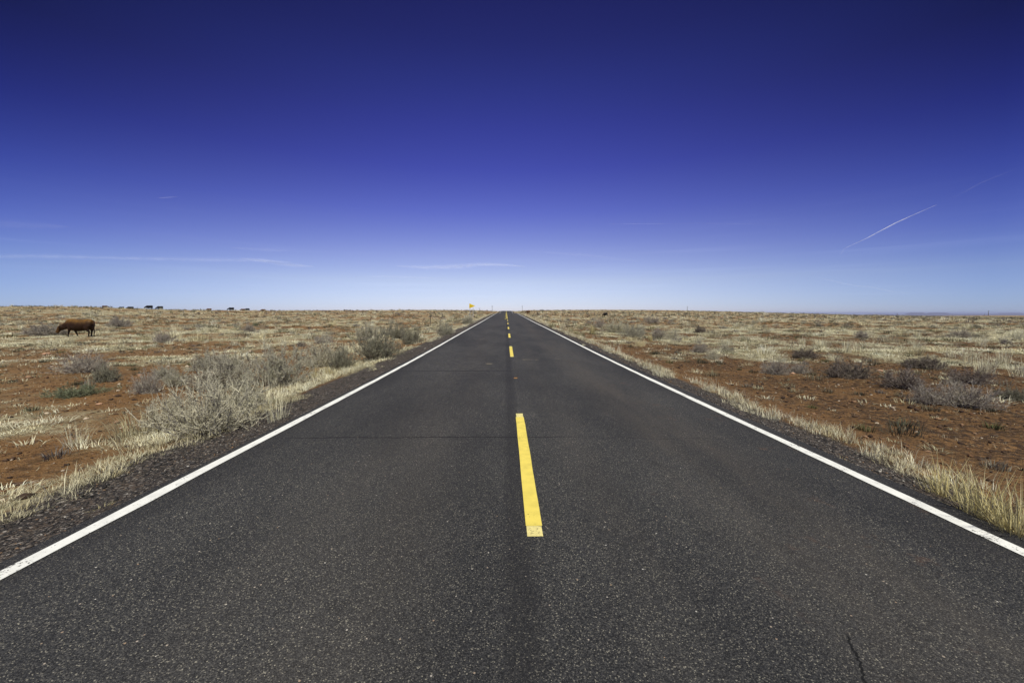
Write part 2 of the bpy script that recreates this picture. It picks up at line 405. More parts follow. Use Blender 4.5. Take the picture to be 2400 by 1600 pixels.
for k in range(9):
    strip('passing_line_dash', 57.5 + 9.6 * k, 60.5 + 9.6 * k, XC - .36, XC - .24, .005, yellow, .5, 0, 8)

# ------------------------------------------------------------------ grass and plant geometry
STRAW = np.array([(.72, .67, .46), (.64, .59, .41), (.78, .73, .53), (.56, .50, .31), (.70, .67, .50), (.50, .47, .33)])
def blades(root, h, lean, dirn, w, col, far=False):
    """root (n,3); h, lean, dirn, w (n,); col (n,3) -> verts, faces, colours"""
    n = len(root); dx = np.cos(dirn); dy = np.sin(dirn)
    sx, sy = -dy, dx
    tip = root + np.stack([dx * lean * h, dy * lean * h, h * np.sqrt(np.clip(1 - np.minimum(lean, 1) ** 2 * .8, .05, 1))], -1)
    off = np.stack([sx * w / 2, sy * w / 2, np.zeros(n)], -1)
    if far:
        V = np.stack([root - off, root + off, tip], 1).reshape(-1, 3)
        return V, [np.arange(n * 3).reshape(n, 3)], np.repeat(col, 3, 0)
    mid = root + (tip - root) * .55 + np.stack([-dx * lean * h * .16, -dy * lean * h * .16, h * .07], -1)
    V = np.stack([root - off, root + off, mid + off * .75, mid - off * .75, tip], 1).reshape(-1, 3)
    b = np.arange(n)[:, None] * 5
    return V, [b + np.array([0, 1, 2, 3]), b + np.array([3, 2, 4])], np.repeat(col, 5, 0)
def tufts(cx, cy, rad, hgt, nb, lean=(.15, .8), bw=.006, far=False, pal=STRAW, lum=None, seed=0):
    r = np.random.default_rng(seed); m = len(cx)
    nb = np.broadcast_to(np.asarray(nb), (m,)); k = np.repeat(np.arange(m), nb); n = len(k)
    a = r.uniform(0, 2 * np.pi, n); q = np.sqrt(r.random(n)) * rad[k] * .55
    X = cx[k] + q * np.cos(a); Y = cy[k] + q * np.sin(a)
    root = np.stack([X, Y, terrain(X, Y) - .01], -1)
    h = hgt[k] * r.uniform(.45, 1.1, n); le = r.uniform(lean[0], lean[1], n)
    c = pal[r.integers(0, len(pal), m)][k] * (1 + .22 * r.standard_normal((n, 1)).clip(-1.5, 1.5))
    if lum is not None: c = c * lum[k][:, None]
    d = a + r.normal(0, .7, n)
    w = np.broadcast_to(np.asarray(bw, float), (m,))[k] * r.uniform(.7, 1.3, n)
    return blades(root, h, le, d, w, np.clip(c, .01, .9), far)
def merge(parts):
    V = []; F = {}; C = []; o = 0
    for v, f, c in parts:
        for q in f: F.setdefault(q.shape[1], []).append(q + o)
        V.append(v); C.append(c); o += len(v)
    return np.concatenate(V), [np.concatenate(F[k]) for k in sorted(F, reverse=True)], np.concatenate(C)
grass_mat = leafy('dry_grass_blade', None, .14)
def scatter(n, ya, yb, tmin=-1.42, tmax=1.42, seed=0, power=1.0):
    r = np.random.default_rng(seed)
    Y = ya + (yb - ya) * r.random(n) ** power
    m = (r.random(n) < 1); t = r.uniform(tmin, tmax, n); keep = r.random(n) < Y / yb   # even per area
    return (t * Y)[keep], Y[keep]
def off_road(X, Y, l=-4.15, rr=4.35): return (X < l) | (X > rr)

def field_grass():
    P = []
    def zone(n, ya, yb, per, rad, hgt, bw, far, seed, dens=1.0, lean=(.2, .95)):
        X, Y = scatter(n, ya, yb, seed=seed); r = np.random.default_rng(seed + 50)
        k = (r.random(len(X)) < cover(X, Y) * dens) & off_road(X, Y); X, Y = X[k], Y[k]
        s = r.lognormal(0, .55, len(X)).clip(.3, 3.2); tall = r.random(len(X)) < .05
        H = 1.2 * hgt * s ** .85 * np.where(tall, 2.1, 1)
        P.append(tufts(X, Y, rad * s, H, (per * s ** 1.5).astype(int).clip(4, 260), lean, bw, far, lum=r.uniform(.62, 1.25, len(X)), seed=seed + 9))
    zone(7500, 2.5, 16, 34, .28, .065, .007, False, 101, lean=(.7, 1.5))
    zone(26000, 16, 45, 24, .40, .075, .013, False, 102, lean=(.7, 1.5))
    zone(38000, 45, 110, 14, .60, .10, .032, True, 103, lean=(.6, 1.4))
    zone(60000, 110, 300, 8, .85, .16, .08, True, 104, .9, lean=(.5, 1.3))
    zone(700, 3, 16, 60, .22, .17, .006, False, 111, .5)                  # upright tussocks among the mats
    zone(4200, 16, 45, 44, .26, .20, .011, False, 112, .5)
    zone(9000, 45, 110, 22, .36, .24, .030, True, 113, .5)
    zone(14000, 110, 300, 12, .6, .32, .08, True, 114, .5)
    zone(14000, 300, 520, 5, .7, .25, .14, True, 105, .8)
    X, Y = scatter(26000, 2.2, 30, seed=151); r = np.random.default_rng(152); k = off_road(X, Y, -4.6, 4.7); X, Y = X[k], Y[k]   # sparse dead stubs on the bare soil
    P.append(tufts(X, Y, np.full(len(X), .07), r.uniform(.03, .09, len(X)), 6, (.3, 1.3), .0055, False, pal=np.array([(.40, .34, .22), (.30, .24, .16), (.50, .45, .31), (.22, .17, .12)]), seed=153))
    X, Y = scatter(6500, 5, 42, seed=161); r = np.random.default_rng(162); k = off_road(X, Y, -5.0, 5.2); X, Y = X[k], Y[k]      # scattered small tufts over the bare patches
    s = r.lognormal(0, .4, len(X)); P.append(tufts(X, Y, .20 * s, .10 * s, (26 * s).astype(int).clip(8, 80), (.4, 1.3), .010, False,
        pal=np.concatenate([STRAW, np.array([(.34, .31, .20), (.26, .24, .15), (.40, .34, .21)])]), lum=r.uniform(.6, 1.1, len(X)), seed=163))
    V, F, C = merge(P); o = link('dry_grass', np_mesh('dry_grass', V, F, C), grass_mat); tag(o, kind='stuff')
    return len(V)
def verge_grass():
    P = []
    for side, (xa, xb), seed, hh in ((-1, (-4.75, -3.68), 201, .085), (1, (3.92, 4.60), 202, .115)):
        for ya, yb, dens, nb, bw, far in ((1.6, 12, 60, 26, .005, False), (12, 30, 34, 18, .009, False), (30, 75, 18, 10, .02, True), (75, 125, 9, 8, .04, True), (185, 262, 5, 6, .07, True)):
            n = int((yb - ya) * abs(xb - xa) * dens); r = np.random.default_rng(seed + int(ya))
            Y = r.uniform(ya, yb, n); u = r.beta(2.0, 2.2, n); X = xa + (xb - xa) * u
            wob = .38 * (fbm(Y / 1.6, Y * 0 + side, seed, 3) - .5) + .12 * sst(20, 60, Y) * side; X = X + wob
            gap = fbm(X / 1.3, Y / 2.2, seed + 3, 3)
            k = gap > (.445 if side < 0 else .385)
            if side > 0: k &= (Y > 3.5) | (X > 4.2)
            X, Y = X[k], Y[k]
            s = r.lognormal(0, .3, len(X)); stalk = r.random(len(X)) < .05
            far_tall = 1 + .5 * sst(14, 40, Y)
            P.append(tufts(X, Y, .12 * s + .02, hh * s * np.where(stalk, 2.2, 1) * far_tall, nb, (.15, 1.0) if side > 0 else (.35, 1.15), bw, far,
                           pal=STRAW * (np.array([.80, .77, .72]) if side < 0 and ya < 12 else np.array([.98, .96, .96])), lum=r.uniform(.65, 1.1, len(X)), seed=seed + int(ya) + 7))
    r = np.random.default_rng(231); n = 900; Y = r.uniform(5.2, 14.5, n); X = -4.35 - 1.35 * r.random(n) ** 1.3; k = fbm(X / .9, Y / 1.5, 77, 3) > .40; X, Y = X[k], Y[k]
    P.append(tufts(X, Y, np.full(len(X), .17), r.uniform(.06, .22, len(X)), 20, (.3, 1.3), .007, False, lum=r.uniform(.8, 1.15, len(X)), seed=232))
    V, F, C = merge(P); o = link('verge_grass', np_mesh('verge_grass', V, F, C), grass_mat); tag(o, kind='stuff')
def dark_low_plants():
    P = []; pal = np.array([(.10, .10, .06), (.07, .07, .05), (.15, .13, .085), (.20, .18, .14), (.11, .115, .05), (.16, .145, .13)])
    for n, ya, yb, per, rad, h, bw, far, seed in ((1500, 4, 25, 70, .20, .13, .009, False, 301), (7500, 25, 80, 46, .42, .24, .026, True, 302), (17000, 80, 290, 18, .85, .42, .11, True, 303)):
        X, Y = scatter(n, ya, yb, seed=seed); r = np.random.default_rng(seed); k = off_road(X, Y, -5.5, 5.5) & (r.random(len(X)) < .5); X, Y = X[k], Y[k]
        s = r.lognormal(0, .35, len(X))
        P.append(tufts(X, Y, rad * s, h * s, per, (.2, 1.0), bw, far, pal=pal, seed=seed + 1))
    V, F, C = merge(P); o = link('low_dark_plants', np_mesh('low_dark_plants', V, F, C), grass_mat); tag(o, kind='stuff')
field_grass(); verge_grass(); dark_low_plants()

# loose stones: stuff on shoulders and bare soil
def stones_mesh(X, Y, S, C, name, mat, sink=.3):
    r = np.random.default_rng(5); n = len(X)
    base = np.array([(1, 0, 0), (0, 1, 0), (-1, 0, 0), (0, -1, 0), (0, 0, 1), (0, 0, -1), (.6, .6, .55), (-.6, .5, .6), (.5, -.65, .5), (-.6, -.6, .5)], float)
    tri = np.array([(0, 6, 4), (6, 1, 4), (1, 7, 4), (7, 2, 4), (2, 9, 4), (9, 3, 4), (3, 8, 4), (8, 0, 4), (0, 1, 6), (1, 2, 7), (2, 3, 9), (3, 0, 8), (1, 0, 5), (2, 1, 5), (3, 2, 5), (0, 3, 5)])
    b = base[None] * (1 + .25 * r.standard_normal((n, 10, 1))); a = r.uniform(0, 6.28, n); ca, sa = np.cos(a), np.sin(a)
    sc = S[:, None] * np.stack([r.uniform(.7, 1.3, n), r.uniform(.6, 1.0, n), r.uniform(.4, .75, n)], -1)
    b = b * sc[:, None]; bx = b[..., 0] * ca[:, None] - b[..., 1] * sa[:, None]; by = b[..., 0] * sa[:, None] + b[..., 1] * ca[:, None]
    Z = terrain(X, Y); V = np.stack([bx + X[:, None], by + Y[:, None], b[..., 2] + Z[:, None] + (sc[:, 2] * (1 - sink))[:, None] * .6], -1).reshape(-1, 3)
    F = (np.arange(n)[:, None, None] * 10 + tri[None]).reshape(-1, 3)
    return link(name, np_mesh(name, V, [F], np.repeat(C, 10, 0)), mat)
stone_mat = leafy('stone_chip', None, 0.0)
def gravel():
    r = np.random.default_rng(77); n = 9000
    Y = 1.5 + 26 * r.random(n) ** 1.5; s = r.random(n) < .5
    X = np.where(s, -3.02 - .85 * r.random(n) ** .8, 3.40 + .65 * r.random(n) ** .9)
    S = .006 * r.lognormal(0, .5, n) + .002
    pal = np.array([(.03, .028, .028), (.05, .047, .046), (.08, .072, .068), (.12, .10, .085), (.20, .13, .08), (.40, .37, .33)])
    C = pal[r.choice(6, n, p=[.25, .3, .2, .13, .07, .05])]
    tag(stones_mesh(X, Y, S, C, 'gravel', stone_mat), kind='stuff')
    X, Y = scatter(46000, 2.2, 24, seed=81, power=1.0); k = off_road(X, Y, -4.4, 4.6); X, Y = X[k], Y[k]; n = len(X)
    S = .011 * r.lognormal(0, .6, n) + .003
    pal = np.array([(.05, .032, .024), (.09, .055, .036), (.16, .085, .045), (.28, .17, .10), (.45, .36, .27)])
    C = pal[r.choice(5, n, p=[.42, .27, .17, .10, .04])]
    tag(stones_mesh(X, Y, S, C, 'soil_pebbles', stone_mat), kind='stuff')
gravel()

# ------------------------------------------------------------------ shrubs
def ribbons(A, B, wa, wb):
    n = len(A); d = B - A; r = np.random.default_rng(n)
    s = np.cross(d, r.standard_normal((n, 3))); s /= np.linalg.norm(s, axis=1, keepdims=True) + 1e-9
    V = np.stack([A - s * wa, A + s * wa, B + s * wb, B - s * wb], 1).reshape(-1, 3)
    return V, np.arange(n * 4).reshape(n, 4)
def shrub_meshes(seed, kind, hz=.75, n0=46, ns=8, nl=7, ll=.085, lw=.022):
    """unit radius shrub: (twigs mesh, foliage mesh)"""
    r = np.random.default_rng(seed)
    az = r.uniform(0, 2 * np.pi, n0); el = np.arccos(r.uniform(.04, 1, n0)) if kind != 'upright' else np.arccos(r.uniform(.22, 1, n0))
    sp = .16 if kind != 'upright' else .30
    lobe = 1 + .22 * np.sin(az * 2 + seed) + .16 * np.sin(az * 3 + seed * 2.3)
    D = np.stack([np.sin(el) * np.cos(az), np.sin(el) * np.sin(az), np.cos(el) * hz + .08], -1)
    ln = r.uniform(.62, 1.08, n0) * lobe
    A = np.stack([r.normal(0, sp, n0), r.normal(0, sp, n0), np.full(n0, -.03)], -1)
    M = A + D * (ln * .5)[:, None] + r.normal(0, .05, (n0, 3)) + np.array([0, 0, -.04]); E = A + D * ln[:, None]
    RA = [A, M]; RB = [M, E]; W = [(.016, .011), (.010, .006)]
    k = np.repeat(np.arange(n0), ns); t = r.uniform(.35, 1.0, len(k))
    P = np.where((t < .5)[:, None], A[k] + (M[k] - A[k]) * (t / .5)[:, None], M[k] + (E[k] - M[k]) * ((t - .5) / .5)[:, None])
    sdv = D[k] * .75 + r.normal(0, .55, (len(k), 3)) + np.array([0, 0, .22]); sdv /= np.linalg.norm(sdv, axis=1, keepdims=True)
    sl = r.uniform(.13, .34, len(k)); Q = P + sdv * sl[:, None]; Q[:, 2] = np.maximum(Q[:, 2], .0)
    RA.append(P); RB.append(Q); W.append((.0065, .0035))
    # finest twigs
    k2 = np.repeat(np.arange(len(P)), 3); t2 = r.uniform(.3, 1, len(k2)); P2 = P[k2] + (Q[k2] - P[k2]) * t2[:, None]
    d2 = sdv[k2] + r.normal(0, .8, (len(k2), 3)); d2 /= np.linalg.norm(d2, axis=1, keepdims=True); Q2 = P2 + d2 * r.uniform(.05, .15, len(k2))[:, None]
    RA.append(P2); RB.append(Q2); W.append((.0042, .002))
    V = []; F = []; o = 0
    for a_, b_, (wa, wb) in zip(RA, RB, W):
        v, f = ribbons(a_, b_, wa, wb); V.append(v); F.append(f + o); o += len(v)
    tw = np_mesh('shrub_twigs', np.concatenate(V), [np.concatenate(F)])
    k3 = np.repeat(np.arange(len(P)), nl); t3 = r.uniform(.15, 1.05, len(k3)); P3 = P[k3] + (Q[k3] - P[k3]) * t3[:, None] + r.normal(0, .012, (len(k3), 3))
    d3 = sdv[k3] * .6 + r.normal(0, .7, (len(k3), 3)) + np.array([0, 0, .25]); d3 /= np.linalg.norm(d3, axis=1, keepdims=True)
    L3 = ll * r.uniform(.5, 1.4, len(k3)); Q3 = P3 + d3 * L3[:, None]
    v, f = ribbons(P3, Q3, np.full((len(k3), 1), lw * .5), np.full((len(k3), 1), lw * .35))
    clump = .72 + .56 * fbm(P[:, 0] * 3 + seed, P[:, 1] * 3 + P[:, 2] * 3, seed, 2)     # some branches carry paler leaves
    c = np.repeat((clump[k3] * (1 + .18 * r.standard_normal(len(k3)))).clip(.35, 1.6), 4)
    fo = np_mesh('shrub_foliage', v, [f], np.stack([c, c, c], -1)); return tw, fo
def tinted(name, c, trans=.2):
    g = G(name); col = g.mix(1.0, g.attr('tint'), c, 'MULTIPLY'); g.col(col)
    tr = g.N.new('ShaderNodeBsdfTranslucent'); g.put(col, tr.inputs[0]); ad = g.N.new('ShaderNodeMixShader'); ad.inputs[0].default_value = trans
    g.L.new(g.b.outputs[0], ad.inputs[1]); g.L.new(tr.outputs[0], ad.inputs[2]); g.L.new(ad.outputs[0], g.N['Material Output'].inputs[0]); return g.m
KINDS = {   # foliage colour, twig colour
    'sage': ((.42, .40, .295), (.34, .31, .24)), 'pale': ((.50, .47, .335), (.46, .42, .31)), 'dark': ((.27, .26, .185), (.2, .18, .13)),
    'lilac': ((.31, .28, .235), (.345, .305, .25)), 'brown': ((.19, .16, .125), (.20, .165, .14)), 'green': ((.21, .235, .14), (.2, .19, .12)), 'straw': ((.78, .68, .42), (.6, .52, .33))}
MF = {k: tinted(k + '_foliage', v[0]) for k, v in KINDS.items()}
MT = {k: plain(k + '_twig', v[1], .3, 12) for k, v in KINDS.items()}
PROTO = {
    'bushy': [shrub_meshes(s, 'bushy', .78, 84, 11, 13, .050, .011) for s in (1, 2, 3)],
    'twiggy': [shrub_meshes(s, 'bushy', .8, 84, 12, 4, .045, .010) for s in (4, 5, 6)],
    'upright': [shrub_meshes(s, 'upright', 1.0, 84, 11, 13, .055, .011) for s in (7, 8)],
    'low': [shrub_meshes(s, 'bushy', .5, 74, 11, 12, .06, .013) for s in (9, 10)],
    'small': [shrub_meshes(s, 'bushy', .75, 20, 5, 5, .17, .06) for s in (11, 12, 13, 14)]}
def joined(pr):                                # one mesh for copies too small to show parts
    bm = bmesh.new(); bm.from_mesh(pr[1]); me = bpy.data.meshes.new('small_shrub'); bm.to_mesh(me); bm.free(); return me
SMALL = [joined(p) for p in PROTO['small']]
def shrub(loc, rx, h, form, kind, label, cat='shrub', group=None, name='shrub', v=None):
    pr = PROTO[form][(v if v is not None else random.randrange(9)) % len(PROTO[form])]
    e = bpy.data.objects.new(name, None); COL.objects.link(e); e.location = loc; e.empty_display_size = .1
    hz = {'bushy': .86, 'twiggy': .88, 'upright': 1.1, 'low': .58}[form]
    e.scale = (rx, rx, h / hz); e.rotation_euler.z = random.uniform(0, 6.28)
    link('twigs', pr[0], MT[kind], e); link('foliage', pr[1], MF[kind], e)
    tag(e, label, cat, group); return e
def px_shrub(px, py, wpx, hpx, form, kind, label, **k):
    p = at(px, py); s = p.y / FPX; return shrub(p - Vector((0, 0, .02)), wpx * s * .5, hpx * s, form, kind, label, **k)
random.seed(11)
HERO = [
 (492, 1012, 205, 128, 'twiggy', 'pale', 'largest pale grey shrub, sprawling over the gravel edge left of the road'),
 (398, 1004, 130, 88, 'twiggy', 'pale', 'bare pale twigged shrub joined to the left side of the largest roadside shrub'),
 (562, 968, 130, 92, 'bushy', 'pale', 'pale grey shrub joined to the right side of the largest roadside shrub'),
 (525, 905, 150, 78, 'twiggy', 'sage', 'thin grey shrub standing just behind the largest roadside shrub'),
 (655, 902, 112, 92, 'upright', 'sage', 'grey green shrub with open upright branches behind tall straw coloured grass'),
 (752, 858, 92, 66, 'twiggy', 'pale', 'light grey twiggy shrub left of a darker small one by the verge'),
 (803, 866, 54, 54, 'upright', 'dark', 'small dark shrub at the inner end of the white grass strip'),
 (882, 842, 94, 72, 'upright', 'dark', 'biggest dark green shrub left of the road, by the gravel'),
 (862, 795, 52, 36, 'upright', 'sage', 'grey green shrub directly behind the biggest dark green shrub'),
 (930, 794, 44, 36, 'upright', 'dark', 'dark shrub between two others in the row along the left verge'),
 (968, 805, 50, 34, 'bushy', 'dark', 'rounded dark shrub near the fence post and the left verge'),
 (1044, 784, 44, 29, 'bushy', 'sage', 'rounded grey green shrub against the gravel, right of the wooden post'),
 (1097, 759, 28, 20, 'bushy', 'sage', 'grey green shrub at the foot of the yellow sign'),
 (482, 866, 66, 40, 'bushy', 'sage', 'grey green shrub on open red soil behind the roadside mass'),
 (545, 872, 60, 44, 'bushy', 'sage', 'grey shrub touching the back of the roadside mass, before red soil'),
 (347, 920, 62, 52, 'twiggy', 'lilac', 'grey twiggy shrub in front of two grey ones on bare red soil'),
 (385, 888, 46, 32, 'bushy', 'sage', 'small grey green shrub behind a twiggy one on bare red soil'),
 (412, 905, 44, 46, 'upright', 'sage', 'narrow grey shrub left of the sprawling roadside mass'),
 (202, 872, 88, 46, 'twiggy', 'lilac', 'wide purplish grey twiggy shrub left of the red clearing'),
 (245, 893, 60, 32, 'low', 'dark', 'dark low shrub with dry grass above it on red soil'),
 (382, 802, 38, 24, 'twiggy', 'lilac', 'purplish grey twiggy shrub on the plain right of the brown cow'),
 (280, 766, 46, 20, 'low', 'lilac', 'long grey shrub behind the tail of the brown cow'),
 (110, 786, 70, 24, 'low', 'lilac', 'grey shrub below the muzzle of the brown cow'),
 (584, 778, 26, 19, 'bushy', 'lilac', 'small grey shrub beside a bright yellow green bush on the left plain'),
 (705, 812, 18, 15, 'twiggy', 'brown', 'small brownish twiggy shrub on red soil in front of pale grass'),
 (758, 804, 42, 24, 'twiggy', 'lilac', 'grey lilac twiggy shrub above the light grey one on the left'),
 (1442, 780, 56, 30, 'bushy', 'pale', 'pale grey shrub at the left end of the row beyond the dry grass ball'),
 (1484, 790, 54, 32, 'bushy', 'sage', 'grey shrub at the centre of the row beyond the dry grass ball'),
 (1542, 792, 42, 26, 'twiggy', 'lilac', 'grey lilac shrub right of a pale upright tuft on the right plain'),
 (1576, 797, 40, 27, 'twiggy', 'pale', 'pale twiggy shrub at the right end of the row on the right plain'),
 (1405, 768, 32, 22, 'twiggy', 'lilac', 'lilac grey shrub behind the tall straw yellow tuft'),
 (1528, 757, 36, 18, 'twiggy', 'lilac', 'lilac grey shrub farther back, under the long red strip of soil'),
 (1640, 826, 44, 24, 'twiggy', 'lilac', 'dark grey twiggy shrub on the dark stony soil'),
 (1672, 842, 34, 26, 'twiggy', 'pale', 'pale twiggy shrub in front of a dark grey one on stony soil'),
 (1700, 826, 44, 22, 'twiggy', 'sage', 'grey twiggy shrub right of two others on the stony soil'),
 (1640, 780, 30, 17, 'bushy', 'brown', 'dark brown shrub on the right plain behind a twiggy pair'),
 (1887, 839, 52, 26, 'bushy', 'brown', 'dark purplish brown shrub between tall pale grass on the right plain'),
 (1815, 876, 60, 38, 'twiggy', 'lilac', 'grey twiggy shrub at the back edge of the dark bare soil'),
 (1872, 874, 50, 26, 'twiggy', 'lilac', 'low grey twiggy shrub right of another at the soil edge'),
 (1985, 884, 90, 34, 'low', 'brown', 'wide low brown shrub with straw grass on top and beside it'),
 (2112, 908, 104, 50, 'twiggy', 'brown', 'dark tangled shrub with a pale bare branch on the right side'),
 (2170, 946, 74, 50, 'twiggy', 'lilac', 'thin twiggy shrub in front of the dark tangled shrub'),
 (2262, 952, 124, 60, 'twiggy', 'lilac', 'largest twiggy shrub on the far right, dark beneath'),
 (2270, 898, 84, 42, 'twiggy', 'brown', 'dark shrub behind the largest twiggy shrub on the far right'),
 (2162, 862, 80, 26, 'low', 'brown', 'flat dark shrub lying across red soil on the far right'),
 (2368, 935, 56, 26, 'low', 'dark', 'black looking low shrub at the right border of the picture'),
 (2020, 792, 34, 18, 'twiggy', 'lilac', 'grey shrub far out on the right plain among pale grass'),
 (2250, 792, 50, 20, 'twiggy', 'lilac', 'wide grey shrub far out near the right border'),
 (1270, 728.6, 10, 3.6, 'bushy', 'dark', 'dark bush on the skyline right of the road'),
 (1151, 728.6, 9, 3.4, 'bushy', 'dark', 'dark bush at the foot of the left power pole on the skyline'),
]
for i, h in enumerate(HERO): px_shrub(*h, v=i)
px_shrub(175, 927, 92, 24, 'low', 'green', 'low green plant on bare red soil at the left', cat='plant', name='green_plant')
px_shrub(598, 764, 14, 10, 'bushy', 'green', 'bright yellow green bush far out on the left plain', name='green_bush')
px_shrub(1498, 812, 26, 18, 'bushy', 'straw', 'largest round ball of dry straw on bare soil right of the road', cat='grass ball', name='dry_grass_ball')
px_shrub(1473, 798, 13, 10, 'bushy', 'straw', 'right of the two small straw balls behind the largest one', cat='grass ball', name='dry_grass_ball')
px_shrub(1452, 797, 10, 9, 'bushy', 'straw', 'left of the two small straw balls behind the largest one', cat='grass ball', name='dry_grass_ball')

# individual small shrubs of the plain, then the rest as one mass
def field_shrubs():
    X, Y = scatter(3400, 11, 260, seed=401); r = np.random.default_rng(402)
    k = off_road(X, Y, -8, 8.5) & (r.random(len(X)) < np.where(Y < 40, .95, .7)); X, Y = X[k], Y[k]
    o = np.argsort(Y); X, Y = X[o], Y[o]; Z = terrain(X, Y)
    kinds = ['lilac', 'sage', 'dark', 'brown', 'lilac', 'sage']; nm = 235
    for i in range(min(nm, len(X))):
        q = SMALL[i % 4]; o = bpy.data.objects.new('small_shrub', q); COL.objects.link(o)
        if len(q.materials) == 0: q.materials.append(MF['sage'])
        o.material_slots[0].link = 'OBJECT'; o.material_slots[0].material = MF[kinds[r.integers(0, 6)]]
        s = r.uniform(.18, .52) * (1 + .25 * (Y[i] > 40)); o.location = (X[i], Y[i], Z[i] - .02); o.scale = (s, s, s * r.uniform(.7, 1.1)); o.rotation_euler.z = r.uniform(0, 6.28)
        if X[i] < 0: tag(o, 'small greyish shrub scattered on the plain left of the road', 'shrub', 'small shrubs on the left plain')
        else: tag(o, 'small greyish shrub scattered on the plain right of the road', 'shrub', 'small shrubs on the right plain')
    X, Y, Z = X[nm:], Y[nm:], Z[nm:]
    base = shrub_meshes(15, 'bushy', .8, 12, 3, 3, .3, .16)[1]
    n = len(base.vertices); co = np.zeros(n * 3, np.float32); base.vertices.foreach_get('co', co); co = co.reshape(n, 3)
    m = len(X); s = r.uniform(.28, .62, m); a = r.uniform(0, 6.28, m); ca, sa = np.cos(a)[:, None], np.sin(a)[:, None]
    b = co[None] * s[:, None, None]; V = np.stack([b[..., 0] * ca - b[..., 1] * sa + X[:, None], b[..., 0] * sa + b[..., 1] * ca + Y[:, None], b[..., 2] + Z[:, None]], -1).reshape(-1, 3)
    F = (np.arange(m)[:, None] * n + np.arange(n)[None]).reshape(-1, 4)
    pal = np.array([(.235, .215, .20), (.27, .265, .2), (.16, .16, .11), (.17, .14, .11), (.30, .28, .22)])
    C = np.repeat(pal[r.integers(0, 5, m)], n, 0)
    tag(link('distant_shrubs', np_mesh('distant_shrubs', V, [F], C), grass_mat), kind='stuff')
field_shrubs()

# separate grass clumps
def grass_clump(px, py, wpx, hpx, label, nb=90, lean=(.05, .6), pal=STRAW, bw=None, seed=0, name='grass_clump', asp=1.0, group=None):
    p = at(px, py); s = p.y / FPX; r = np.random.default_rng(seed + int(px)); n = nb
    a = r.uniform(0, 6.28, n); q = np.sqrt(r.random(n)) * wpx * s * .30
    root = np.stack([q * np.cos(a), q * np.sin(a) * asp, np.full(n, -.03)], -1)
    h = hpx * s * np.where(r.random(n) < .3, r.uniform(.75, 1.08, n), r.uniform(.3, .7, n)); d = a + r.normal(0, .5, n)
    c = pal[r.integers(0, len(pal), n)] * (1 + .18 * r.standard_normal((n, 1)).clip(-1.5, 1.5))
    V, F, C = blades(root, h, r.uniform(*lean, n), d, np.full(n, bw or max(.004, .55 * s)), np.clip(c, .01, .9))
    o = link(name, np_mesh(name, V, F, C), grass_mat); o.location = p; tag(o, label, 'grass', group); return o
YEL = np.array([(.52, .43, .19), (.48, .42, .22), (.56, .49, .28), (.44, .39, .2)]); OLV = np.array([(.34, .31, .17), (.42, .38, .23), (.27, .26, .13), (.48, .43, .27)])
grass_clump(2215, 1165, 120, 120, 'tall pale grass clump by the right line, farthest of the three corner clumps', 170, (.1, .9), YEL, .005)
grass_clump(2310, 1215, 140, 150, 'tall pale grass clump by the right line, middle of the three corner clumps', 230, (.1, .95), YEL, .005)
grass_clump(2395, 1258, 150, 150, 'tall pale grass clump by the right line, cut by the picture border', 200, (.1, .95), YEL, .005)
grass_clump(1388, 781, 20, 26, 'tall straw yellow tuft standing alone on the soil right of the road', 120, (.02, .35), YEL)
grass_clump(1524, 799, 16, 22, 'upright straw tuft beside the largest dry grass ball', 80, (.02, .35), YEL)
grass_clump(1338, 778, 18, 15, 'dark green hearted round tuft, farthest of three on the right verge', 160, (.1, .9), OLV)
grass_clump(1350, 783, 16, 14, 'dark hearted round tuft, second of three on the right verge', 160, (.1, .9), OLV)
grass_clump(1363, 788, 22, 18, 'largest dark hearted round tuft, nearest of three on the right verge', 200, (.1, .9), OLV)
grass_clump(1294, 768, 24, 17, 'grey green bushy tuft on the right verge near the metal post', 200, (.1, .8), OLV)
grass_clump(1317, 772, 24, 17, 'pale green round tuft on the right verge before the dark ones', 200, (.1, .9), STRAW)
grass_clump(1324, 751, 20, 6, 'flat bright straw mound on the dark soil right of the road', 160, (.3, 1.1), STRAW)
grass_clump(622, 950, 60, 92, 'tall thin straw stalks before the grey green open shrub', 60, (.05, .5), STRAW)
grass_clump(650, 985, 70, 78, 'tall straw stalks on the verge right of the largest roadside shrub', 90, (.1, .7), STRAW)
grass_clump(735, 885, 30, 40, 'upright straw stalks left of a small dark shrub by the verge', 70, (.02, .3), YEL)
grass_clump(775, 880, 40, 28, 'short straw stalks in front of the small dark shrub', 90, (.05, .5), YEL)
grass_clump(180, 1042, 70, 62, 'thin straw tuft alone on red soil at the left', 110, (.03, .6), STRAW)
grass_clump(210, 915, 26, 44, 'few pale stalks behind the low green plant', 26, (.02, .4), STRAW)
grass_clump(240, 1192, 46, 24, 'small straw tuft lying on the left gravel shoulder', 80, (.4, 1.2), YEL)
grass_clump(1974, 1076, 20, 14, 'small yellow tuft on the right gravel shoulder', 60, (.2, 1.0), YEL)
grass_clump(1544, 882, 44, 26, 'loose straw tuft at the inner edge of the right gravel shoulder', 80, (.2, .9), STRAW)
grass_clump(1368, 812, 12, 10, 'tiny straw tuft on gravel beside the right white line', 50, (.1, .7), STRAW)
grass_clump(1310, 785, 14, 6, 'flat straw tuft on gravel farther along the right white line', 60, (.3, 1.1), STRAW)
